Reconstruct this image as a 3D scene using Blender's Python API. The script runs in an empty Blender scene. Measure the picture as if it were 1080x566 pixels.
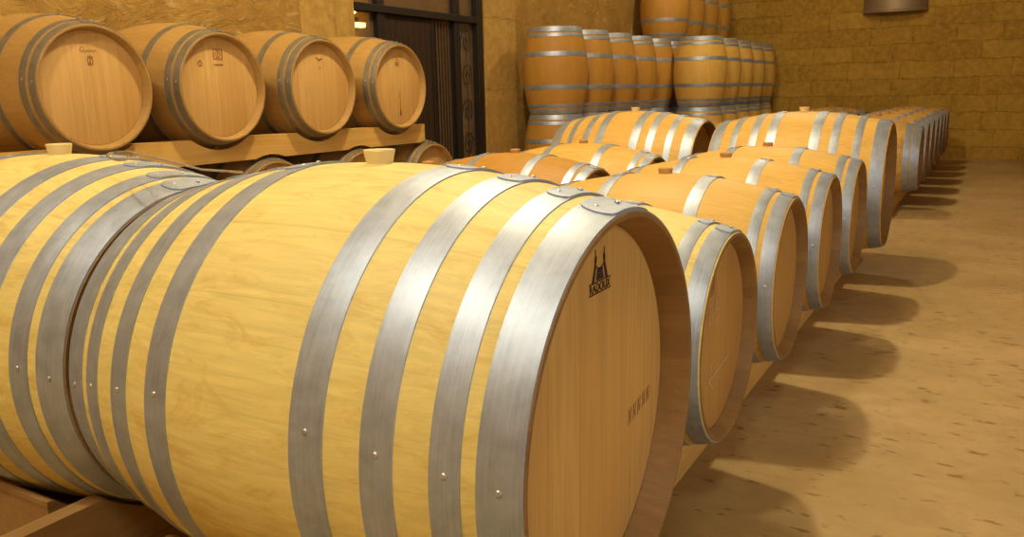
import bpy, bmesh, math, random
from mathutils import Vector, Matrix
random.seed(4)
PI = math.pi
S = bpy.context.scene
COL = S.collection

# ------------------------------------------------------------------ camera
YAW, PITCH, ROLL, FPX = map(float, (30.2216, 12.0552, -1.2668, 859.96))
yw, pt, rl = map(math.radians, (YAW, PITCH, ROLL))
fw = Vector((-math.sin(yw)*math.cos(pt), math.cos(yw)*math.cos(pt), -math.sin(pt)))
rt = Vector((math.cos(yw), math.sin(yw), 0))
up = rt.cross(fw)
rt2 = rt*math.cos(rl) + up*math.sin(rl)
up2 = -rt*math.sin(rl) + up*math.cos(rl)
cd = bpy.data.cameras.new('camera'); cam = bpy.data.objects.new('camera', cd); COL.objects.link(cam)
cam.matrix_world = Matrix(((rt2.x, up2.x, -fw.x, .5535), (rt2.y, up2.y, -fw.y, -1.0804),
                           (rt2.z, up2.z, -fw.z, .6598), (0, 0, 0, 1)))
cd.sensor_width = 36; cd.lens = FPX*36/1080; cd.clip_start = .02; cd.clip_end = 100
S.camera = cam

# ------------------------------------------------------------------ world, lights, exposure
w = bpy.data.worlds.new('world'); S.world = w; w.use_nodes = True
w.node_tree.nodes['Background'].inputs[0].default_value = (1, .8, .55, 1)
w.node_tree.nodes['Background'].inputs[1].default_value = .05
S.view_settings.view_transform = 'Standard'; S.view_settings.look = 'None'
S.view_settings.gamma = 1; S.view_settings.use_curve_mapping = False
S.view_settings.exposure = 0.12

def lamp(name, kind, loc, power, color, size=.15, aim=None, size_y=None):
    l = bpy.data.lights.new(name, kind); o = bpy.data.objects.new(name, l); COL.objects.link(o)
    o.location = loc; l.energy = power; l.color = color
    if kind == 'AREA':
        l.size = size
        if size_y: l.shape = 'RECTANGLE'; l.size_y = size_y
    else: l.shadow_soft_size = size
    if aim: o.rotation_euler = (Vector(aim)-Vector(loc)).to_track_quat('-Z', 'Y').to_euler()
    return o
WARM = (1, .85, .56)
lamp('overhead_light', 'POINT', (-1.55, 2.8, 4.2), 370, WARM, .10)
lamp('overhead_light', 'POINT', (-1.55, 8.9, 4.2), 172, WARM, .10)
lamp('overhead_light', 'AREA', (.9, -2.3, 3.9), 55, (1, .88, .66), 1.0, (-1, .4, 0))  # broad soft fill added overhead on the camera side
lamp('overhead_light', 'POINT', (-1.2, -1.9, 4.1), 255, (1, .92, .72), .15)
lamp('cool_side_fill', 'AREA', (4.6, .5, 1.4), 46, (.82, .89, 1), 1.6, (0, 2.2, 0), 2.0)  # unseen cool source at the right, added as fill for the barrel heads

FLOOR = -.49; CEIL = 4.6
XL, XR, YB, YF = -4.15, 5.2, 13.75, -4.2

# ------------------------------------------------------------------ material helpers
class NT:
    def __init__(s, name):
        s.m = bpy.data.materials.new(name); s.m.use_nodes = True
        s.t = s.m.node_tree; s.n = s.t.nodes; s.b = s.n['Principled BSDF']
        s.tc = s.n.new('ShaderNodeTexCoord')
    def link(s, a, b): s.t.links.new(a, b)
    def math(s, op, a, b=None, c=None):
        n = s.n.new('ShaderNodeMath'); n.operation = op
        for i, v in enumerate((a, b, c)):
            if v is None: continue
            if isinstance(v, (int, float)): n.inputs[i].default_value = v
            else: s.link(v, n.inputs[i])
        return n.outputs[0]
    def mapping(s, scale, src=None, loc=None, rot=None):
        n = s.n.new('ShaderNodeMapping'); n.inputs['Scale'].default_value = scale
        if rot: n.inputs['Rotation'].default_value = rot
        s.link(src or s.tc.outputs['Object'], n.inputs['Vector'])
        if loc is not None:
            if isinstance(loc, tuple): n.inputs['Location'].default_value = loc
            else: s.link(loc, n.inputs['Location'])
        return n.outputs[0]
    def noise(s, vec, scale, detail=4, rough=.55, dist=0):
        n = s.n.new('ShaderNodeTexNoise'); n.inputs['Scale'].default_value = scale
        n.inputs['Detail'].default_value = detail; n.inputs['Roughness'].default_value = rough
        n.inputs['Distortion'].default_value = dist
        s.link(vec, n.inputs['Vector']); return n.outputs['Fac']
    def ramp(s, fac, stops):
        n = s.n.new('ShaderNodeValToRGB'); e = n.color_ramp.elements
        while len(e) < len(stops): e.new(.5)
        for i, (p, c) in enumerate(stops):
            e[i].position = p
            if isinstance(c, (int, float)): c = (c, c, c)
            e[i].color = (*c[:3], 1)
        s.link(fac, n.inputs[0]); return n.outputs[0]
    def mix(s, fac, a, b, blend='MIX'):
        n = s.n.new('ShaderNodeMix'); n.data_type = 'RGBA'; n.blend_type = blend
        for sock, v in ((n.inputs[0], fac), (n.inputs[6], a), (n.inputs[7], b)):
            if isinstance(v, (int, float)): sock.default_value = v
            elif isinstance(v, tuple): sock.default_value = (*v[:3], 1)
            else: s.link(v, sock)
        return n.outputs[2]
    def objrand(s):
        n = s.n.new('ShaderNodeObjectInfo'); return n.outputs['Random']
    def objrand_vec(s, k=37):
        v = s.math('MULTIPLY', s.objrand(), k)
        n = s.n.new('ShaderNodeCombineXYZ')
        for i in range(3): s.link(v, n.inputs[i])
        return n.outputs[0]
    def bump(s, h, strength=.2, dist=.01):
        n = s.n.new('ShaderNodeBump'); n.inputs['Strength'].default_value = strength
        n.inputs['Distance'].default_value = dist; s.link(h, n.inputs['Height'])
        s.link(n.outputs[0], s.b.inputs['Normal'])
    def out(s, col=None, rough=None, metal=None, spec=None):
        for k, v in (('Base Color', col), ('Roughness', rough), ('Metallic', metal), ('Specular IOR Level', spec)):
            if v is None: continue
            if isinstance(v, tuple): s.b.inputs[k].default_value = (*v[:3], 1)
            elif isinstance(v, (int, float)): s.b.inputs[k].default_value = v
            else: s.link(v, s.b.inputs[k])
        return s.m

def sc(c, k): return tuple(x*k for x in c)

def stave_wood(name, base, dark, staves=30, var=.35, blotch=.6, dusty=0, rough=.54):
    t = NT(name); rv = t.objrand_vec()
    sep = t.n.new('ShaderNodeSeparateXYZ'); t.link(t.tc.outputs['Object'], sep.inputs[0])
    ang = t.math('ARCTAN2', sep.outputs[1], sep.outputs[2])
    a = t.math('MULTIPLY', ang, staves/(2*PI))
    wob = t.math('MULTIPLY', t.math('SINE', t.math('MULTIPLY', ang, 5)), .6)
    a = t.math('ADD', a, wob)
    idn = t.math('FLOOR', a)
    wn = t.n.new('ShaderNodeTexWhiteNoise'); wn.noise_dimensions = '1D'
    t.link(t.math('ADD', idn, t.math('MULTIPLY', t.objrand(), 50)), wn.inputs['W'])
    fr = t.math('FRACT', a)
    seam = t.math('LESS_THAN', t.math('MINIMUM', fr, t.math('SUBTRACT', 1, fr)), .012)
    grain = t.noise(t.mapping((5, 85, 85), loc=rv), 1, 6, .65, .6)
    blo = t.noise(t.mapping((6, 17, 17), loc=rv), 1, 5, .7, 1.2)
    col = t.mix(t.ramp(grain, [(.3, 0), (.7, 1)]), sc(base, .86), sc(base, 1.08))
    col = t.mix(t.math('MULTIPLY', wn.outputs[0], var), col, sc(dark, 1.0))
    col = t.mix(t.math('MULTIPLY', t.ramp(blo, [(.5, 0), (.72, 1)]), blotch), col, dark)
    col = t.mix(t.math('MULTIPLY', seam, .14), col, sc(dark, .45))
    if dusty:
        d = t.noise(t.mapping((7, 7, 7), loc=rv), 1, 5, .7)
        col = t.mix(t.math('MULTIPLY', t.ramp(d, [(.48, 0), (.62, 1)]), dusty), col, (.16, .11, .06))
    t.bump(grain, .12, .004)
    return t.out(col, rough, 0, .45)

def plank_wood(name, base, dark, width=.11, grain_axis=2, across=1, var=.4, rough=.5, blotch=.3):
    t = NT(name); rv = t.objrand_vec()
    sep = t.n.new('ShaderNodeSeparateXYZ'); t.link(t.tc.outputs['Object'], sep.inputs[0])
    a = t.math('ADD', t.math('MULTIPLY', sep.outputs[across], 1/width), t.math('MULTIPLY', t.objrand(), 3))
    wn = t.n.new('ShaderNodeTexWhiteNoise'); wn.noise_dimensions = '1D'
    t.link(t.math('FLOOR', a), wn.inputs['W'])
    fr = t.math('FRACT', a)
    seam = t.math('LESS_THAN', t.math('MINIMUM', fr, t.math('SUBTRACT', 1, fr)), .01)
    s_ = [48, 48, 48]; s_[grain_axis] = 2.2
    grain = t.noise(t.mapping(tuple(s_), loc=rv), 1, 5, .6, .7)
    b_ = [7, 7, 7]; b_[grain_axis] = 2
    blo = t.noise(t.mapping(tuple(b_), loc=rv), 1, 3, .5, .5)
    col = t.mix(t.ramp(grain, [(.3, 0), (.7, 1)]), sc(base, .84), sc(base, 1.1))
    col = t.mix(t.math('MULTIPLY', wn.outputs[0], var), col, dark)
    col = t.mix(t.math('MULTIPLY', t.ramp(blo, [(.45, 0), (.7, 1)]), blotch), col, dark)
    col = t.mix(t.math('MULTIPLY', seam, .3), col, sc(dark, .5))
    t.bump(grain, .1, .003)
    return t.out(col, rough, 0, .35)

def zinc(name, c1, c2, rough=.36, metal=.85):
    t = NT(name); rv = t.objrand_vec()
    n1 = t.noise(t.mapping((22, 22, 22), loc=rv), 1, 5, .65)
    n2 = t.noise(t.mapping((260, 8, 8), loc=rv), 1, 3, .6)
    f = t.math('ADD', t.math('MULTIPLY', n1, .6), t.math('MULTIPLY', n2, .4))
    col = t.mix(t.ramp(f, [(.35, 0), (.65, 1)]), c1, c2)
    r = t.math('ADD', rough-.12, t.math('MULTIPLY', f, .24))
    t.bump(f, .08, .002)
    return t.out(col, r, metal, .5)

def plain(name, col, rough=.6, metal=0, noise_amt=.15, scale=20):
    t = NT(name)
    n = t.noise(t.mapping((1, 1, 1)), scale, 4)
    return t.out(t.mix(t.math('MULTIPLY', n, noise_amt*2), col, sc(col, .6)), rough, metal)

M = {}
M['pale'] = stave_wood('pale_oak_staves', (.82, .70, .25), (.62, .42, .09), 30, .14, .75)
M['gold'] = stave_wood('golden_oak_staves', (.76, .49, .115), (.55, .28, .04), 32, .22, .5)
M['tan'] = stave_wood('tan_oak_staves', (.74, .49, .125), (.58, .335, .055), 30, .2, .35)
M['amber'] = stave_wood('amber_oak_staves', (.56, .30, .05), (.40, .175, .022), 30, .3, .35)
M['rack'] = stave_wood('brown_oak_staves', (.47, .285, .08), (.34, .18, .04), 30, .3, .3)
M['dusty'] = stave_wood('stained_oak_staves', (.70, .42, .10), (.42, .20, .04), 30, .3, .4, .4)
M['chime'] = stave_wood('brown_stave_ends', (.33, .19, .06), (.20, .105, .03), 30, .6, .4, 0, .6)
M['head_big'] = plank_wood('wide_oak_head', (.74, .475, .14), (.61, .355, .085), .115, 2, 1, .35, .5, .3)
M['head_gold'] = plank_wood('golden_oak_head', (.58, .34, .09), (.45, .23, .05), .10, 2, 1, .35)
M['head_rack'] = plank_wood('honey_oak_head', (.74, .47, .155), (.60, .33, .085), .085, 2, 1, .45)
M['hoop'] = zinc('galvanised_steel', (.35, .42, .53), (.51, .60, .73), .50, .72)
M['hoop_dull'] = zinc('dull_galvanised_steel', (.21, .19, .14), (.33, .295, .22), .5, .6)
M['rivet'] = zinc('rivet_steel', (.55, .55, .54), (.75, .75, .74), .3)
M['bung_soft'] = plain('pale_silicone', (.80, .66, .33), .45, 0, .05)
M['bung_wood'] = plain('bung_wood', (.55, .30, .10), .6)
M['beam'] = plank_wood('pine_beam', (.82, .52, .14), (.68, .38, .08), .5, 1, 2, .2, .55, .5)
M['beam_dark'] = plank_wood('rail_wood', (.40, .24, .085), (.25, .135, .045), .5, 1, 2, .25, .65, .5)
M['brand'] = plain('branded_ink', (.055, .025, .012), .8)
M['brand_soft'] = plain('faded_brand', (.46, .22, .06), .8)
M['chalk'] = plain('white_chalk', (.72, .60, .40), .9)
M['chalk_soft'] = plain('faint_chalk', (.66, .46, .22), .9)
M['iron'] = plain('dark_iron', (.012, .007, .003), .55, 0)
M['leaf'] = plain('dark_door_wood', (.028, .012, .003), .6)
M['wire'] = zinc('wire_steel', (.40, .36, .30), (.55, .50, .42), .35)

# ------------------------------------------------------------------ object helpers
def link(o, parent=None, loc=None, rot=None):
    COL.objects.link(o)
    if parent: o.parent = parent
    if loc is not None: o.location = loc
    if rot is not None: o.rotation_euler = rot
    return o
def mesh_obj(name, bm, mat, parent=None, loc=None, rot=None, smooth=True):
    me = bpy.data.meshes.new(name)
    bmesh.ops.recalc_face_normals(bm, faces=bm.faces[:])
    bm.to_mesh(me); bm.free()
    if mat: me.materials.append(mat)
    if smooth:
        for p in me.polygons: p.use_smooth = True
        try: me.set_sharp_from_angle(angle=math.radians(35))
        except Exception: pass
    return link(bpy.data.objects.new(name, me), parent, loc, rot)
def tag(o, label=None, cat=None, group=None, kind=None):
    if label: o['label'] = label
    if cat: o['category'] = cat
    if group: o['group'] = group
    if kind: o['kind'] = kind
    return o
def empty(name, loc=(0, 0, 0), rz=0):
    o = bpy.data.objects.new(name, None); o.empty_display_size = .1
    return link(o, None, loc, (0, 0, rz))
def copy_tree(o, parent=None):
    c = o.copy(); COL.objects.link(c)
    if parent: c.parent = parent
    for ch in o.children: copy_tree(ch, c)
    return c
def boxbm(bm, x0, x1, y0, y1, z0, z1, bev=0):
    vs = [bm.verts.new((x, y, z)) for x in (x0, x1) for y in (y0, y1) for z in (z0, z1)]
    fs = [bm.faces.new([vs[i] for i in f]) for f in ((0, 1, 3, 2), (4, 6, 7, 5), (0, 4, 5, 1), (2, 3, 7, 6), (0, 2, 6, 4), (1, 5, 7, 3))]
    if bev:
        bm.normal_update()
        es = set(e for f in fs for e in f.edges)
        bmesh.ops.bevel(bm, geom=list(es), offset=bev, segments=2, affect='EDGES', profile=.5)
def box(name, x0, x1, y0, y1, z0, z1, mat, parent=None, bev=0, kind=None):
    bm = bmesh.new(); boxbm(bm, x0, x1, y0, y1, z0, z1, bev)
    o = mesh_obj(name, bm, mat, parent, smooth=False)
    if kind: o['kind'] = kind
    return o
def tube(bm, pts, r, n=8, closed=False):
    pts = [Vector(p) for p in pts]; rings = []
    N = len(pts)
    for i, p in enumerate(pts):
        a = pts[(i-1) % N] if closed or i > 0 else p
        b = pts[(i+1) % N] if closed or i < N-1 else p
        d = (b-a).normalized(); u = d.orthogonal().normalized() if abs(d.z) > .95 else Vector((0, 0, 1)).cross(d).normalized()
        v = d.cross(u)
        rings.append([bm.verts.new(p+(u*math.cos(k*2*PI/n)+v*math.sin(k*2*PI/n))*r) for k in range(n)])
    for i in range(N if closed else N-1):
        A, B = rings[i], rings[(i+1) % N]
        for k in range(n): bm.faces.new((A[k], A[(k+1) % n], B[(k+1) % n], B[k]))
    if not closed: bm.faces.new(rings[0][::-1]); bm.faces.new(rings[-1])

# ------------------------------------------------------------------ barrel builder
def prof(u, L, R, r):
    q = min(1, abs(u)/(L/2))
    return R-(R-r)*q**1.9
def barrel_meshes(L, R, r, hoops, seg, chime, hseg=None):
    """shared meshes, axis along local X, centred on the axis"""
    D = {}
    bm = bmesh.new()
    hx = L/2; th = .024
    P = [(-hx+chime+.012, r-th-.004), (-hx+chime, r-th), (-hx+.004, r-.013), (-hx, r-.010), (-hx, r-.002), (-hx+.002, r)]
    n = 28
    P += [(-hx+2*hx*i/n, prof(-hx+2*hx*i/n, L, R, r)) for i in range(1, n)]
    P += [(-x, rr) for x, rr in reversed(P[:6])]
    rings = []
    for x, rr in P:
        rings.append([bm.verts.new((x, rr*math.sin(2*PI*k/seg), rr*math.cos(2*PI*k/seg))) for k in range(seg)])
    for i, (A, B) in enumerate(zip(rings, rings[1:])):
        for k in range(seg):
            fc = bm.faces.new((A[k], A[(k+1) % seg], B[(k+1) % seg], B[k]))
            fc.material_index = 1 if i < 5 or i >= len(rings)-6 else 0
    D['staves'] = bm
    def disc(s):
        bm = bmesh.new(); rr = r-th-.001
        pr = [(hx-chime-.016, 0), (hx-chime-.016, rr), (hx-chime+.001, rr), (hx-chime+.004, rr-.008), (hx-chime+.004, 0)]
        prev = None
        for x, q in pr:
            ring = [bm.verts.new((s*x, 0, 0))] if q == 0 else [bm.verts.new((s*x, q*math.sin(2*PI*k/seg), q*math.cos(2*PI*k/seg))) for k in range(seg)]
            if prev:
                for k in range(seg):
                    if len(prev) == 1: bm.faces.new((prev[0], ring[k], ring[(k+1) % seg]))
                    elif len(ring) == 1: bm.faces.new((prev[k], prev[(k+1) % seg], ring[0]))
                    else: bm.faces.new((prev[k], prev[(k+1) % seg], ring[(k+1) % seg], ring[k]))
            prev = ring
        return bm
    D['head'] = [disc(1), disc(-1)]
    H = []
    for s in (1, -1):
        for hi, (u0, u1) in enumerate(hoops):
            bm = bmesh.new()
            t = .003
            def off(u, e): return prof(u, L, R, r)+e
            # closed band
            qs = [u0, u0+.3*(u1-u0), u0+.7*(u1-u0), u1]
            cs = [(u, off(u, -.001 if i else -.001)) for i, u in enumerate((u0, u1))]
            line = [(u0, off(u0, -.002))] + [(u0+.0008, off(u0, t*.8))] + [(u, off(u, t)) for u in qs[1:3]] + [(u1-.0008, off(u1, t*.8)), (u1, off(u1, -.002))]
            rg = []
            for x, q in line: rg.append([bm.verts.new((s*x, q*math.sin(2*PI*k/seg), q*math.cos(2*PI*k/seg))) for k in range(seg)])
            for A, B in zip(rg, rg[1:]):
                for k in range(seg): bm.faces.new((A[k], A[(k+1) % seg], B[(k+1) % seg], B[k]))
            # overlap tongue with a rounded end
            w_ = (u1-u0)/2; uc = (u0+u1)/2
            a0 = math.radians(-9+3*((hi*7+(s > 0)*3) % 4)); span = math.radians(26)
            m_ = 22; top = []; bot = []
            for i in range(m_+1):
                f = (i/m_)**2; ang = a0+span*f
                along = (ang-a0)*R
                ww = w_*.94*math.sqrt(max(0, 1-max(0, 1-along/(w_*.8))**2))
                e = t*1.9 if f < .9 else t*(1.9-(f-.9)*14)
                row = []; rowb = []
                for g in (-1, -.5, 0, .5, 1):
                    u = uc+ww*g; q = off(u, e)
                    row.append(bm.verts.new((s*u, q*math.sin(ang), q*math.cos(ang))))
                    q = off(u, t*.5)
                    rowb.append(bm.verts.new((s*u, q*math.sin(ang), q*math.cos(ang))))
                top.append(row); bot.append(rowb)
            for i in range(m_):
                for g in range(4): bm.faces.new((top[i][g], top[i][g+1], top[i+1][g+1], top[i+1][g]))
                bm.faces.new((top[i][0], top[i+1][0], bot[i+1][0], bot[i][0]))
                bm.faces.new((top[i][4], bot[i][4], bot[i+1][4], top[i+1][4]))
            bmesh.ops.remove_doubles(bm, verts=bm.verts[:], dist=.00001)
            riv = []
            nails = [a0+math.radians(4), a0+math.radians(12), math.radians(-80-2*hi), math.radians(100)]
            for ai, a in enumerate(nails):
                dx = 0 if ai > 1 else (.008 if ai else -.008)
                riv.append((s*(uc+dx), a, off(uc, t*(1.9 if ai < 2 else 1))))
            H.append((bm, riv))
    D['hoops'] = H
    return D
def rivet_mesh(rad):
    bm = bmesh.new(); bmesh.ops.create_uvsphere(bm, u_segments=10, v_segments=6, radius=rad)
    for v in bm.verts: v.co.z *= .55
    me = bpy.data.meshes.new('rivet'); bm.to_mesh(me); bm.free(); me.materials.append(M['rivet'])
    for p in me.polygons: p.use_smooth = True
    return me
RIV = rivet_mesh(.0055)
def bung_bm(kind):
    bm = bmesh.new()
    if kind == 'soft': pr = [(0, -.012), (.024, -.012), (.027, .006), (.0310, .024), (.0298, .0262), (0, .0262)]
    else: pr = [(0, -.012), (.024, -.012), (.027, .016), (.025, .019), (0, .019)]
    n = 24; prev = None
    for q, z in pr:
        ring = [bm.verts.new((0, 0, z))] if q == 0 else [bm.verts.new((q*math.cos(2*PI*k/n), q*math.sin(2*PI*k/n), z)) for k in range(n)]
        if prev:
            for k in range(n):
                if len(prev) == 1: bm.faces.new((prev[0], ring[(k+1) % n], ring[k]))
                elif len(ring) == 1: bm.faces.new((prev[k], prev[(k+1) % n], ring[0]))
                else: bm.faces.new((prev[k], prev[(k+1) % n], ring[(k+1) % n], ring[k]))
        prev = ring
    return bm
def make_barrel(L, R, r, hoops, wood, head, hoopm, bung, seg=96, chime=.045, rivets=True, name='wine_barrel', upright=False, ends=None):
    D = barrel_meshes(L, R, r, hoops, seg, chime)
    t = empty(name)
    loc = (0, 0, L/2) if upright else (0, 0, R)
    rot = (0, -PI/2, 0) if upright else (0, 0, 0)
    mesh_obj('staves', D['staves'], wood, t, loc, rot).data.materials.append(ends or M['chime'])
    for b in D['head']: mesh_obj('head', b, head, t, loc, rot)
    for b, riv in D['hoops']:
        h = mesh_obj('hoop', b, hoopm, t, loc, rot)
        if rivets:
            for x, a, q in riv:
                rv = link(bpy.data.objects.new('rivet', RIV), h, (x, q*math.sin(a), q*math.cos(a)), (-a, 0, 0))
    if bung and not upright:
        mesh_obj('bung', bung_bm(bung), M['bung_soft' if bung == 'soft' else 'bung_wood'], t, (0, 0, 2*R))
    t['L'] = L; t['R'] = R
    return t
def place(proto, xh, y, zc, label, group, wood=None, hoopm=None, head=None, roll=None, first=False):
    """xh: plane of the right-hand head rim, zc: height of the barrel's axis"""
    o = proto if first else copy_tree(proto)
    L, R = proto['L'], proto['R']
    o.location = (xh-L/2, y, zc-R)
    for c in o.children:
        k = c.name.split('.')[0]
        m = wood if k == 'staves' else head if k == 'head' else hoopm if k == 'hoop' else None
        if m:
            c.material_slots[0].link = 'OBJECT'; c.material_slots[0].material = m
    tag(o, label, 'barrel', group)
    return o

# ------------------------------------------------------------------ room shell
def concrete():
    t = NT('concrete_floor')
    o = t.tc.outputs['Object']
    n1 = t.noise(t.mapping((1, 1, 1)), 1.1, 5, .6)
    n2 = t.noise(t.mapping((14, 22, 1)), 1, 5, .65)
    n3 = t.noise(t.mapping((13, 30, 1), rot=(0, 0, .5)), 1, 3, .5)
    col = t.mix(t.ramp(n1, [(.35, 0), (.7, 1)]), (.37, .26, .10), (.54, .395, .185))
    col = t.mix(t.math('MULTIPLY', t.ramp(n2, [(.45, 0), (.7, 1)]), .45), col, (.33, .205, .075))
    col = t.mix(t.math('MULTIPLY', t.ramp(n3, [(.63, 0), (.69, 1)]), .7), col, (.17, .09, .03))
    sep = t.n.new('ShaderNodeSeparateXYZ'); t.link(o, sep.inputs[0])
    wav = t.noise(t.mapping((3, 3, 1)), 1, 2)
    yy = t.math('ADD', sep.outputs[1], t.math('MULTIPLY', wav, .03))
    d = t.math('ABSOLUTE', t.math('SUBTRACT', yy, 5.05))
    col = t.mix(t.math('MULTIPLY', t.math('LESS_THAN', d, .009), .45), col, (.14, .08, .035))
    t.bump(n2, .25, .01)
    return t.out(col, .62, 0, .35)
def plaster():
    t = NT('rough_lime_plaster')
    n1 = t.noise(t.mapping((1, 1, 1)), 2.2, 6, .65, .4)
    n2 = t.noise(t.mapping((1, 1, 1)), 9, 6, .7, .6)
    n3 = t.noise(t.mapping((1, 1, 1.6)), 4.2, 5, .7, 1.2)
    col = t.mix(t.ramp(n1, [(.35, 0), (.68, 1)]), (.36, .205, .045), (.50, .31, .08))
    col = t.mix(t.math('MULTIPLY', t.ramp(n2, [(.4, 0), (.7, 1)]), .5), col, (.29, .16, .035))
    col = t.mix(t.math('MULTIPLY', t.ramp(n3, [(.57, 0), (.66, 1)]), .6), col, (.62, .44, .19))
    t.bump(t.math('ADD', n2, t.math('MULTIPLY', n3, 1.5)), .6, .03)
    return t.out(col, .9, 0, .2)
def ashlar(name, swap='XZ', bw=.62, rh=.27, c1=(.46, .285, .05), c2=(.355, .205, .03), mort=(.305, .17, .022)):
    t = NT(name)
    sep = t.n.new('ShaderNodeSeparateXYZ'); t.link(t.tc.outputs['Object'], sep.inputs[0])
    nz = t.noise(t.mapping((1, 1, 1)), 2.6, 6, .7, .5)
    nz2 = t.noise(t.mapping((1, 1, 1)), 12, 5, .7)
    wob = t.math('MULTIPLY', t.math('SUBTRACT', t.noise(t.mapping((1, 1, 1)), 5, 5, .7), .5), .11)
    cb = t.n.new('ShaderNodeCombineXYZ')
    t.link(t.math('ADD', sep.outputs[0 if swap[0] == 'X' else 1], wob), cb.inputs[0])
    t.link(t.math('ADD', t.math('ADD', sep.outputs[2], wob), .04), cb.inputs[1])
    br = t.n.new('ShaderNodeTexBrick'); t.link(cb.outputs[0], br.inputs['Vector'])
    br.inputs['Scale'].default_value = 1; br.inputs['Brick Width'].default_value = bw
    br.inputs['Row Height'].default_value = rh; br.inputs['Mortar Size'].default_value = .008
    br.inputs['Mortar Smooth'].default_value = .6; br.offset = .43; br.squash = 1.25; br.squash_frequency = 3
    br.inputs['Color1'].default_value = (*c1, 1); br.inputs['Color2'].default_value = (*c2, 1)
    br.inputs['Mortar'].default_value = (*mort, 1)
    col = br.outputs['Color']
    col = t.mix(t.math('MULTIPLY', t.ramp(nz, [(.4, 0), (.7, 1)]), .5), col, sc(c2, .62))
    col = t.mix(t.math('MULTIPLY', t.ramp(nz2, [(.42, 0), (.72, 1)]), .6), col, sc(c1, 1.4))
    h = t.math('ADD', t.math('MULTIPLY', br.outputs['Fac'], -1), t.math('MULTIPLY', nz2, .9))
    t.bump(h, .6, .02)
    return t.out(col, .9, 0, .2)
M['floor'] = concrete(); M['plaster'] = plaster()
M['ashlar'] = ashlar('limestone_blocks'); M['pier'] = ashlar('dressed_pier_stone', 'YZ', 1.4, .75, (.50, .32, .085), (.45, .28, .07), (.42, .255, .06))
M['ceiling'] = plain('ceiling_plaster', (.36, .24, .10), .9)

TW = .4
box('floor', -7, XR+TW, YF-TW, YB+TW, FLOOR-.2, FLOOR, M['floor'], kind='structure')
box('ceiling', -7, XR+TW, YF-TW, YB+TW, CEIL, CEIL+.2, M['ceiling'], kind='structure')
box('wall_back', XL-TW, XR+TW, YB, YB+TW, FLOOR, CEIL, M['ashlar'], kind='structure')
box('wall_right', XR, XR+TW, YF, YB, FLOOR, CEIL, M['plaster'], kind='structure')
box('wall_front', XL-TW, XR+TW, YF-TW, YF, FLOOR, CEIL, M['plaster'], kind='structure')
# left wall with an arched door opening
DY0, DY1, DSP = 4.44, 6.52, 1.62      # opening sides and springing height
bm = bmesh.new()
N = 16; arch = [(DY0, FLOOR)] + [((DY0+DY1)/2-math.cos(PI*i/N)*(DY1-DY0)/2, DSP+math.sin(PI*i/N)*.55) for i in range(N+1)] + [(DY1, FLOOR)]
def wall_face(x, flip):
    for a, b in zip(arch[1:-1], arch[2:-1]):
        bm.faces.new([bm.verts.new((x, *p)) for p in (a, b, (b[0], CEIL), (a[0], CEIL))])
    for y0, y1 in ((YF, DY0), (DY1, YB)):
        bm.faces.new([bm.verts.new((x, *p)) for p in ((y0, FLOOR), (y1, FLOOR), (y1, CEIL), (y0, CEIL))])
wall_face(XL, 0); wall_face(XL-TW, 1)
for a, b in zip(arch, arch[1:]):
    bm.faces.new([bm.verts.new(p) for p in ((XL, *a), (XL, *b), (XL-TW, *b), (XL-TW, *a))])
bmesh.ops.remove_doubles(bm, verts=bm.verts[:], dist=1e-5)
o = mesh_obj('wall_left', bm, M['plaster'], smooth=False); o['kind'] = 'structure'
# dressed stone jambs standing 12 mm proud of the plaster
box('trim_1', XL, XL+.012, 3.81, DY0, FLOOR, 3.2, M['pier'], kind='structure')
box('trim_2', XL, XL+.012, DY1, 7.17, FLOOR, 3.2, M['pier'], kind='structure')
# vestibule beyond the door
for nm, a in (('wall_vestibule_back', (-7, -6.9, 3.4, 9.5, FLOOR, CEIL)), ('wall_vestibule_near', (-6.9, XL-TW, 3.4, 3.5, FLOOR, CEIL)),
              ('wall_vestibule_far', (-6.9, XL-TW, 9.4, 9.5, FLOOR, CEIL))):
    box(nm, *a, M['pier'], kind='structure')
lamp('vestibule_lamp_light', 'POINT', (-6.6, 7.3, 1.75), 12, (1, .7, .3), .05)
lm = empty('wall_lantern', (-6.88, 7.66, 1.60)); tag(lm, 'small lit wall lamp seen through the glass beside the dark door', 'lamp')
bm = bmesh.new(); boxbm(bm, -.02, .03, -.05, .05, -.06, .10, .004); mesh_obj('bracket', bm, M['iron'], lm, smooth=False)
t = NT('lit_lamp_glass'); t.b.inputs['Emission Color'].default_value = (1, .75, .4, 1); t.b.inputs['Emission Strength'].default_value = 7; t.out((.9, .8, .6), .4)
bm = bmesh.new(); boxbm(bm, .032, .12, -.085, .085, -.03, .03, .01); mesh_obj('lamp_shade', bm, t.m, lm, smooth=False)

# door: dark frame, transom bar, mullions, plank leaf, glazed side light with iron scrolls
DX = -4.22
door = empty('door_1', (DX, (DY0+DY1)/2, FLOOR)); door['kind'] = 'structure'
def dpart(name, y0, y1, z0, z1, x0, x1, mat, bev=.004):
    bm = bmesh.new(); boxbm(bm, x0, x1, y0-(DY0+DY1)/2, y1-(DY0+DY1)/2, z0-FLOOR, z1-FLOOR, bev)
    return mesh_obj(name, bm, mat, door, smooth=False)
dpart('mullion', 4.79, 4.885, FLOOR, 2.1, -.05, .05, M['iron'])
dpart('mullion', 6.00, 6.10, FLOOR, 2.1, -.03, .045, M['iron'])
dpart('door_frame', 6.40, 6.515, FLOOR, 2.05, -.05, .06, M['iron'])
dpart('door_frame', 4.445, 4.47, FLOOR, 2.05, -.05, .06, M['iron'])
dpart('transom_bar', 4.47, 6.40, 1.385, 1.45, -.05, .07, M['iron'])
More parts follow.
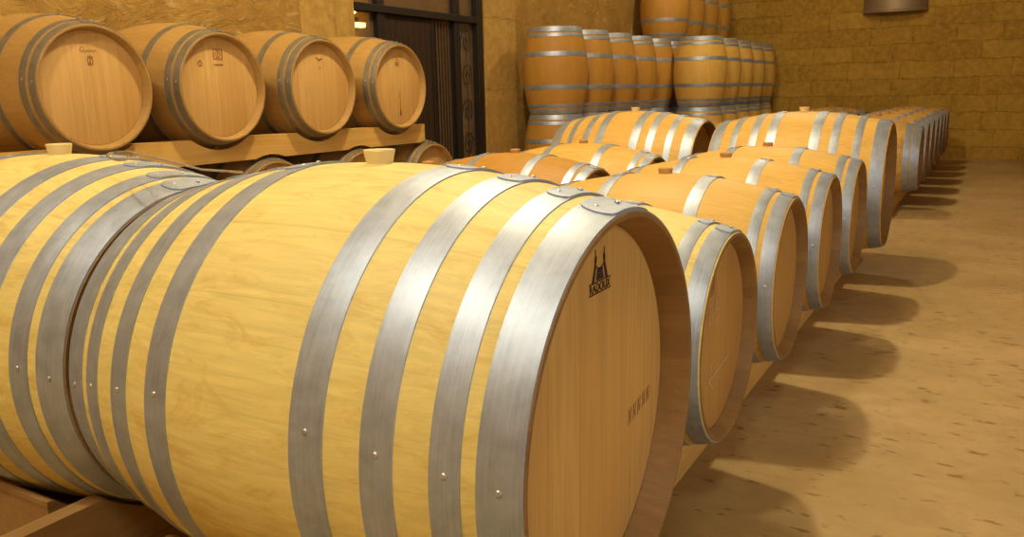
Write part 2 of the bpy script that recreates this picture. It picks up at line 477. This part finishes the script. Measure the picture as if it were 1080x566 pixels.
lf = dpart('door_leaf', 4.89, 5.62, FLOOR+.01, 1.38, -.02, .02, M['leaf'])
bm = bmesh.new()
for i in range(8): boxbm(bm, .02, .026, 4.895+i*.09-(DY0+DY1)/2, 4.975+i*.09-(DY0+DY1)/2, .02, 1.86, .003)
mesh_obj('door_planks', bm, M['leaf'], door, smooth=False)
dpart('meeting_stile', 5.62, 5.67, FLOOR+.01, 1.38, -.03, .03, M['iron'])
for i in range(6): dpart('iron_bar', 5.715+i*.05, 5.727+i*.05, FLOOR+.01, 1.385, -.004, .008, M['iron'], .002)
t = NT('dark_window_glass'); t.b.inputs['Transmission Weight'].default_value = .85; t.out((.75, .55, .32), .02)
dpart('glass_pane', 6.10, 6.40, FLOOR+.02, 1.385, -.012, -.006, t.m, 0)
dpart('glass_pane', 5.67, 6.00, FLOOR+.02, 1.385, -.012, -.006, t.m, 0)
dpart('glass_pane', 4.47, 4.79, FLOOR+.02, 1.385, -.012, -.006, t.m, 0)
dpart('glass_pane', 4.47, 6.40, 1.45, 2.1, -.012, -.006, t.m, 0)
bm = bmesh.new()
def scroll(cy, cz, s, k=1):
    pts = []
    for i in range(26):
        a = i/25*3.4*PI; q = s*(1-.27*a/PI)
        pts.append((.012, cy-(DY0+DY1)/2+k*q*math.cos(a), cz-FLOOR+q*math.sin(a)*1.35))
    tube(bm, pts, .0055, 6)
for i, cz in enumerate((-.2, .15, .5, .85, 1.2)): scroll(6.25, cz, .10, 1 if i % 2 else -1)
tube(bm, [(.012, 6.25-(DY0+DY1)/2, .05), (.012, 6.25-(DY0+DY1)/2, 1.85)], .005, 6)
mesh_obj('iron_scrollwork', bm, M['iron'], door)

# ------------------------------------------------------------------ racks and rails
def beam(name, x0, x1, y0, y1, z0, z1, above, below, mat, label, group=None, step=.01):
    """above / below: barrels (xh, y, zc, L, R, r) that bite notches into the beam's top / bottom"""
    n = max(2, int((y1-y0)/step)); bm = bmesh.new(); rows = []
    def rad(b):
        xs = [x-(b[0]-b[3]/2) for x in (x0, x1)]
        u = 0 if xs[0]*xs[1] < 0 else min(abs(q) for q in xs)
        return prof(u, b[3], b[4], b[5])+.004 if u < b[3]/2 else 0
    for i in range(n+1):
        y = y0+(y1-y0)*i/n; t_, b_ = z1, z0
        for b in above:
            q = rad(b)
            if abs(y-b[1]) < q: t_ = min(t_, b[2]-math.sqrt(q*q-(y-b[1])**2))
        for b in below:
            q = rad(b)
            if abs(y-b[1]) < q: b_ = max(b_, b[2]+math.sqrt(q*q-(y-b[1])**2))
        rows.append([bm.verts.new(p) for p in ((x0-x0, y-y0, b_-z0), (x1-x0, y-y0, b_-z0), (x1-x0, y-y0, t_-z0), (x0-x0, y-y0, t_-z0))])
    for A, B in zip(rows, rows[1:]):
        for k in range(4): bm.faces.new((A[k], A[(k+1) % 4], B[(k+1) % 4], B[k]))
    bm.faces.new(rows[0][::-1]); bm.faces.new(rows[-1])
    o = mesh_obj(name, bm, mat, None, (x0, y0, z0), smooth=False)
    return tag(o, label, 'beam', group)

BL, BR, Br = 1.03, .435, .365          # large barrels
SL, SR, Sr = .95, .36, .285            # small barrels
BZ = .10
hoopsA1 = [(.142, .204), (.268, .322), (.378, .425), (.447, .5135)]
hoopsA6 = [(.098, .155), (.21, .258), (.335, .378), (.438, .508)]
hoopsS = [(.15, .198), (.372, .408), (.424, .470)]
hoopsC = [(.22, .262), (.385, .420), (.434, .471)]

big = make_barrel(BL, BR, Br, hoopsA1, M['pale'], M['head_big'], M['hoop'], 'soft', 144, .062)
big6 = make_barrel(BL, BR+.006, Br+.005, hoopsA6, M['gold'], M['head_big'], M['hoop'], 'soft', 96, .062)
small = make_barrel(SL, SR, Sr, hoopsS, M['gold'], M['head_gold'], M['hoop'], 'wood', 96, .04)
small_far = make_barrel(SL, SR, Sr, [(.15, .20), (.34, .395), (.402, .471)], M['dusty'], M['head_gold'], M['hoop'], 'wood', 64, .04, rivets=False)
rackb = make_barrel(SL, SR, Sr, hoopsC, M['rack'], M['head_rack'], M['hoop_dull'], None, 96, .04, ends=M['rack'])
UL = .925
upr = make_barrel(UL, SR, Sr, [(.15, .198), (.352, .388), (.405, .4585)], M['amber'], M['head_gold'], M['hoop'], None, 64, .04, rivets=False, upright=True)

G1 = 'large barrels at the ends of the near block'
A1 = (.049, .169, BZ, BL, BR, Br); B1 = (-.991, .165, BZ, BL, BR, Br)
A6 = (.060, 4.317, .075, BL, BR+.006, Br+.005); B6 = (-1.085, 4.38, .085, BL, BR+.006, Br+.005)
a1 = place(big, *A1[:3], 'large pale oak barrel filling the foreground, black tower emblem on its head', G1, first=True)
b1 = place(big, *B1[:3], 'large pale oak barrel cut by the left edge, wire hook lying on its top', G1)
a6 = place(big6, *A6[:3], 'large golden oak barrel in the front row beyond the small ones, pale bung on top', G1, first=True)
b6 = place(big6, *B6[:3], 'large golden oak barrel butted against the left end of the far large one', G1)
G2 = 'small barrels of the front row'
SA = [(-.006, 1.063, 0), (-.006, 1.85, 0), (0, 2.64, 0), (.011, 3.416, 0)]
LA = ['small yellow oak barrel just behind the foreground barrel, chalk arrow on its head',
      'small golden oak barrel third from the camera in the front row, brown bung',
      'small oak barrel fourth from the camera in the front row',
      'small pale oak barrel touching the far large barrel of the front row']
for i, (p, l) in enumerate(zip(SA, LA)):
    q = place(small, *p, l, G2, wood=M[['pale', 'tan', 'gold', 'tan'][i]], first=(i == 0))
    SA[i] = (*p, SL, SR, Sr)
    if i == 0: a2 = q
    if i == 1: a3 = q
G3 = 'small barrels of the second row'
SB = [(-1.10, 1.08, 0), (-1.10, 1.86, 0), (-1.115, 2.66, 0), (-1.10, 3.47, 0)]
LB = ['small oak barrel hidden behind the foreground barrel in the second row',
      'small oak barrel deep behind the foreground barrel, next to the orange-tan one',
      'orange-tan small oak barrel in the second row, showing past the foreground barrel',
      'small golden barrel in the second row, touching the large golden one']
for i, (p, l) in enumerate(zip(SB, LB)):
    place(small, *p, l, G3, wood=M[['tan', 'tan', 'amber', 'gold'][i]]); SB[i] = (*p, SL, SR, Sr)
FA = []; FB = []
ords = ['nearest', 'second', 'third', 'fourth', 'fifth', 'sixth', 'seventh']
for i in range(7):
    y = 7.394+.8426*i
    FA.append((.03, y, 0, SL, SR, Sr)); FB.append((-1.08, y+.03, 0, SL, SR, Sr))
    place(small_far, *FA[-1][:3], 'far oak barrel by the aisle, %s from the camera' % ords[i], 'far barrels by the aisle', first=(i == 0))
    place(small_far, *FB[-1][:3], 'stained oak barrel in the far inner line, %s from the camera' % ords[i], 'far barrels of the inner line')

GB = 'floor rails under the barrels'
def rails(xs, y0, y1, z1, bars, mat, what, group=GB):
    for (x0, x1), side in zip(xs, ('aisle side', 'wall side')):
        beam('barrel_rail', x0, x1, y0, y1, FLOOR, z1, bars, [], mat, '%s, %s' % (what, side), group)
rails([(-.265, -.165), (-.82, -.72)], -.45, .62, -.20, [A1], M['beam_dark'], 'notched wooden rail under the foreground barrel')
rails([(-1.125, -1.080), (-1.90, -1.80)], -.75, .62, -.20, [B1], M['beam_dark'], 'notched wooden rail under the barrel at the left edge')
rails([(-.265, -.165), (-.79, -.69)], .66, 4.95, -.315, SA+[A6], M['beam'], 'long wooden rail under the small front row barrels')
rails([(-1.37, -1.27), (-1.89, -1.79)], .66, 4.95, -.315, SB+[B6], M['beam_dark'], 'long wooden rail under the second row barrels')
rails([(-.265, -.165), (-.79, -.69)], 6.7, 12.95, -.315, FA, M['beam'], 'long wooden rail under the far aisle barrels')
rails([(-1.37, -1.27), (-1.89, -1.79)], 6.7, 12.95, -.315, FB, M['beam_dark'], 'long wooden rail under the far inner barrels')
# chock blocks beside the left barrel
for (x, y, z, l) in ((0, 0, 0, 'dark wooden block behind the notched rail under the left barrel'),):
    tag(beam('wooden_block', -1.45, -1.18, -.17, .02, FLOOR, -.20, [B1], [], M['beam_dark'], l), l, 'block')

# wall rack: upper barrels on a pair of beams over a lower tier
CY = [1.307, 2.043, 2.819, 3.594]; DYs = [.80, 1.60, 2.40, 3.20, 4.0]
CB = [(-3.026, y, .728, SL, SR, Sr) for y in CY]; DB = [(-3.06, y, .02, SL, SR, Sr) for y in DYs]
LC = ['brown oak barrel leftmost on the wall rack, small script and crest on its head',
      'brown oak barrel second on the wall rack, square brand with an oval on its head',
      'brown oak barrel third on the wall rack, small bird-like brand and chalk writing',
      'brown oak barrel at the door end of the wall rack, dark drip on its head']
CO = []
for i, b in enumerate(CB):
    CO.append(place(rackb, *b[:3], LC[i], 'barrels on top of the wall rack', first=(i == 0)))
LD = ['lower rack barrel hidden behind the barrel at the left edge',
      'oak barrel in the lower tier of the wall rack, second from the left',
      'lower rack barrel whose rim shows over the foreground barrel',
      'oak barrel in the lower tier of the wall rack, partly behind the pale bung',
      'oak barrel in the lower tier at the door end, red oval mark on its head']
DO = []
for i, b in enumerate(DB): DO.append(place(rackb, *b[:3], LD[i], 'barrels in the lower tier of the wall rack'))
beam('rack_beam', -3.20, -3.10, .55, 3.94, .325, .458, CB, DB, M['beam'], 'thick orange pine beam carrying the four rack barrels, front one', 'rack beams')
beam('rack_beam', -3.86, -3.76, .55, 3.94, .325, .458, CB, DB, M['beam'], 'thick pine beam carrying the four rack barrels, rear one by the wall', 'rack beams')
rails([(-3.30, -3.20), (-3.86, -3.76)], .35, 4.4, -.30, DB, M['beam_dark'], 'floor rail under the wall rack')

# upright stacks near the back wall
def put_up(x, y, tier, label, group, first=False, wood=None):
    o = upr if first else copy_tree(upr)
    o.location = (x, y, FLOOR+tier*(UL+.002)); o.rotation_euler = (0, 0, random.uniform(-.5, .5)+y*2)
    if wood:
        for c in o.children:
            if c.name.startswith('staves'): c.material_slots[0].link = 'OBJECT'; c.material_slots[0].material = wood
    tag(o, label, 'barrel', group)
o5 = ['first', 'second', 'third', 'fourth', 'fifth', 'sixth', 'seventh', 'eighth', 'ninth']
f = True
for i in range(5):
    y = 7.20+.725*i
    for tier in (0, 1):
        put_up(-3.66, y, tier, 'upright amber barrel by plaster wall, %s from the door, %s of its pair' % (o5[i], ('bottom', 'top')[tier]), 'upright stacks by the plaster wall', f); f = False
for i in range(4):
    y = 10.83+.725*i
    for tier in (0, 1, 2):
        put_up(-3.70, y, tier, 'upright barrel in the three-high stacks, %s stack, %s tier' % (o5[i], ('bottom', 'middle', 'top')[tier]), 'three-high upright stacks')
for i in range(5):
    y = 10.15+.725*i
    for tier in (0, 1):
        put_up(-2.94, y, tier, 'upright oak barrel in the outer stacks, %s towards the stone wall, %s tier' % (o5[i], ('lower', 'upper')[tier]), 'outer upright stacks', wood=M['gold'])

# ------------------------------------------------------------------ marks on the heads
def on_head(barrel, name, strokes, mat, wdt=.004, label=None):
    """strokes in head coordinates: y to the right, z up, from the head's centre"""
    L, R = barrel['L'], barrel['R']
    chime = .062 if L > 1 else .04
    x = L/2-chime+.004+.0008
    bm = bmesh.new()
    for st in strokes:
        fill = st[0] == 'fill'
        pts = st[1:] if fill else st
        if fill:
            bm.faces.new([bm.verts.new((x, p[0], p[1])) for p in pts]); continue
        for a, b in zip(pts, pts[1:]):
            a, b = Vector((a[0], a[1])), Vector((b[0], b[1])); d = (b-a)
            if d.length < 1e-6: continue
            d.normalize(); n = Vector((-d.y, d.x))*wdt/2; e = d*wdt*.3
            bm.faces.new([bm.verts.new((x, q.x, q.y)) for q in (a-e-n, b+e-n, b+e+n, a-e+n)])
    g = bmesh.ops.extrude_face_region(bm, geom=bm.faces[:])
    bmesh.ops.translate(bm, verts=[v for v in g['geom'] if isinstance(v, bmesh.types.BMVert)], vec=(.0004, 0, 0))
    o = mesh_obj(name, bm, mat, barrel, (0, 0, R), smooth=False)
    if label: o['label'] = label
    return o
def on_head_text(barrel, name, text, y, z, size, mat, sx=1, shear=0, rot=0):
    L, R = barrel['L'], barrel['R']; chime = .062 if L > 1 else .04
    cu = bpy.data.curves.new('lettering', 'FONT'); cu.body = text; cu.size = size; cu.align_x = 'CENTER'
    cu.extrude = .0003; cu.shear = shear; cu.space_character = 1.0
    tmp = bpy.data.objects.new('tmp', cu); COL.objects.link(tmp)
    dg = bpy.context.evaluated_depsgraph_get(); me = bpy.data.meshes.new_from_object(tmp.evaluated_get(dg))
    bpy.data.objects.remove(tmp)
    me.materials.clear(); me.materials.append(mat)
    o = link(bpy.data.objects.new(name, me), barrel, (L/2-chime+.005, y, R+z), (PI/2+0, 0, PI/2))
    o.scale = (sx, 1, 1)
    return o
# foreground barrel: tower emblem over ruled lettering
ey, ez = .017, .241
T = lambda pts: [(ey+p[0]*.00098, ez+p[1]*.00058) for p in pts]
em = []
for s in (-1, 1):
    em += [('fill', *T([(s*34, 2), (s*24, 2), (s*17, 44), (s*16, 62), (s*20, 64), (s*25, 40)])),
           ('fill', *T([(s*15, 60), (s*23, 60), (s*21, 78), (s*18, 82), (s*14, 76)])), T([(s*18, 80), (s*20, 98)])]
em += [('fill', *T([(-16, 4), (16, 4), (13, 26), (-13, 26)])), ('fill', *T([(-13, 27), (13, 27), (10, 40), (-10, 40)])),
       T([(-16, 48), (-10, 41), (0, 38), (10, 41), (16, 48)]), T([(-46, 0), (46, 0)]), T([(-46, -34), (46, -34)])]
on_head(a1, 'brand_mark', em, M['brand'], .0022, 'black branded tower emblem with a ruled name below')
on_head_text(a1, 'brand_lettering', 'RADOUX', ey, ez-.0172, .0215, M['brand'], .95)
rr_ = random.Random(3)
fa = []
for i in range(5):
    y0 = .155+i*.024; z0 = -.08+i*.004
    fa.append([(y0, z0), (y0+.003, z0+.032)]); fa.append([(y0+.002, z0+.03), (y0+.010, z0+.006)]); fa.append([(y0+.010, z0+.004), (y0+.013, z0+.034)])
on_head(a1, 'faint_stamp', fa, plain('worn_stamp', (.50, .28, .09), .8), .0022, 'faded stamped letters')
# chalk on the second barrel: a nine, a comma-like stroke and an arrow
def arc(cy, cz, q, a0, a1, n=10, sy=1): return [(cy+sy*q*math.cos(math.radians(a0+(a1-a0)*i/n)), cz+q*math.sin(math.radians(a0+(a1-a0)*i/n))) for i in range(n+1)]
on_head(a2, 'chalk_mark', [arc(-.03, .10, .022, 0, 300), [(-.008, .10), (-.008, .062), (-.035, .048)], arc(-.09, .072, .018, 60, 300),
                           [(.109, -.086), (-.09, -.108)], [(-.09, -.108), (-.069, -.063)], [(-.09, -.108), (-.044, -.139)]], M['chalk'], .0035, 'white chalk figures and arrow')
on_head(a2, 'brand_mark', [arc(-.075, .165, .014, 0, 360), [(-.09, .14), (-.06, .145)], [(-.09, .13), (-.06, .135)]], M['brand_soft'], .005)
on_head(a3, 'chalk_mark', [[(.06, -.10), (-.05, -.17)], [(-.05, -.17), (-.03, -.12)]], M['chalk_soft'], .004, 'faint chalk stroke')
# rack barrels
sq = lambda cy, cz, h, k=1: [(cy-h, cz-h*k), (cy+h, cz-h*k), (cy+h, cz+h*k), (cy-h, cz+h*k), (cy-h, cz-h*k)]
on_head(CO[0], 'brand_mark', [[(-.03+i*.0026, .168+.005*math.sin(i*.9)) for i in range(26)], arc(-.032, .174, .012, 60, 280),
        sq(0, .125, .012, 1.6), arc(0, .125, .014, 0, 360), [(-.012, .105), (.012, .145)], [(0, .10), (0, .15)]], M['brand_soft'], .0025, 'faded script and crest')
on_head(CO[1], 'brand_mark', [sq(0, .175, .030, .9), sq(0, .175, .026, .88), arc(0, .175, .017, 0, 360, 16), ('fill', (-.007, .172), (0, .158), (.007, .172), (0, .192)),
        [(-.03+i*.0024, .120+.004*math.sin(i*.9)) for i in range(26)], arc(-.12, .125, .014, 0, 360, 14), [(-.12, .112), (-.12, .138)]], M['brand_soft'], .004, 'square brand with an oval and script')
on_head(CO[2], 'brand_mark', [[(-.028, .178), (-.008, .166), (0, .160), (.010, .168), (.028, .172)]], M['brand'], .005, 'small bird-like brand')
on_head(CO[2], 'ink_dot', [[(0, .12), (.004, .11)]], M['brand'], .005)
on_head(CO[2], 'chalk_mark', [[(-.15, .06), (-.13, .02), (-.11, .06)], [(-.10, .02), (-.10, .06)], [(-.09, .03), (-.05, .02)],
        [(-.14, -.06), (-.14, -.01), (-.12, -.05), (-.10, 0), (-.10, -.06)], [(-.08, -.05), (-.07, -.01)], [(-.05, -.06), (-.03, -.03)]], M['chalk_soft'], .005, 'faint chalk writing')
on_head(CO[3], 'brand_mark', [('fill', (-.022, .14), (.022, .14), (.022, .17), (-.022, .17)), [(-.016, .178), (0, .188), (.016, .178)]], M['brand_soft'], .006, 'small square brand')
on_head(CO[3], 'drip_stain', [('fill', (.010, -.195), (.024, -.20), (.026, -.17), (.018, -.15)), [(.018, -.15), (.017, -.03)]], M['brand'], .003, 'dark drip stain')
M['red'] = plain('red_brand', (.30, .06, .03), .8)
on_head(DO[4], 'brand_mark', [arc(0, .09, .020, 0, 360, 16, .7), [(0, .075), (0, .105)]], M['red'], .006, 'red oval mark')

# ------------------------------------------------------------------ wire hook lying on the left barrel
bm = bmesh.new()
wl = empty('wire_hook', (-1.045, -.0, .545)); tag(wl, 'thin metal wire with a flattened loop, lying across the tops of the two nearest barrels', 'wire hook')
P0 = Vector((0, 0, 0))
loop = []
for i in range(28):
    a = 2*PI*i/28
    loop.append((.06*math.cos(a)+.002, .022*math.sin(a)-.03*math.cos(a)+.01, .004-.004*math.cos(a)))
tube(bm, loop, .0028, 8, True)
mesh_obj('hook_loop', bm, M['wire'], wl)
bm = bmesh.new(); tube(bm, [(-.055, .045, .010), (.0, .04, .012), (.07, .075, -.008), (.15, .10, -.028), (.24, .13, -.034)], .0026, 8)
mesh_obj('wire', bm, M['wire'], wl)

# ------------------------------------------------------------------ half-round wall light on the stone wall
sl = empty('wall_light', (-.91, YB, 1.80)); tag(sl, 'grey half-round metal wall light high on the stone back wall', 'wall light')
bm = bmesh.new(); n = 28; rr = .47; hgt = .42
outer = [(rr*math.cos(PI+PI*i/n), rr*.55*math.sin(PI+PI*i/n)) for i in range(n+1)]
inner = [(x*.97, y*.97) for x, y in outer]
vo = [[bm.verts.new((x, y-.004, z)) for x, y in pp] for pp, z in ((outer, 0), (outer, hgt), (inner, hgt), (inner, .012))]
for A, B in zip(vo, vo[1:]):
    for k in range(n): bm.faces.new((A[k], A[k+1], B[k+1], B[k]))
bm.faces.new(vo[0]); bm.faces.new(vo[3][::-1])
mesh_obj('metal_shade', bm, plain('grey_painted_metal', (.30, .22, .13), .45, .4), sl)
bm = bmesh.new(); tube(bm, [(x*1.012, y*1.012-.004, .028) for x, y in outer], .010, 8)
mesh_obj('rim_band', bm, plain('pale_rim', (.45, .34, .2), .4, .4), sl)
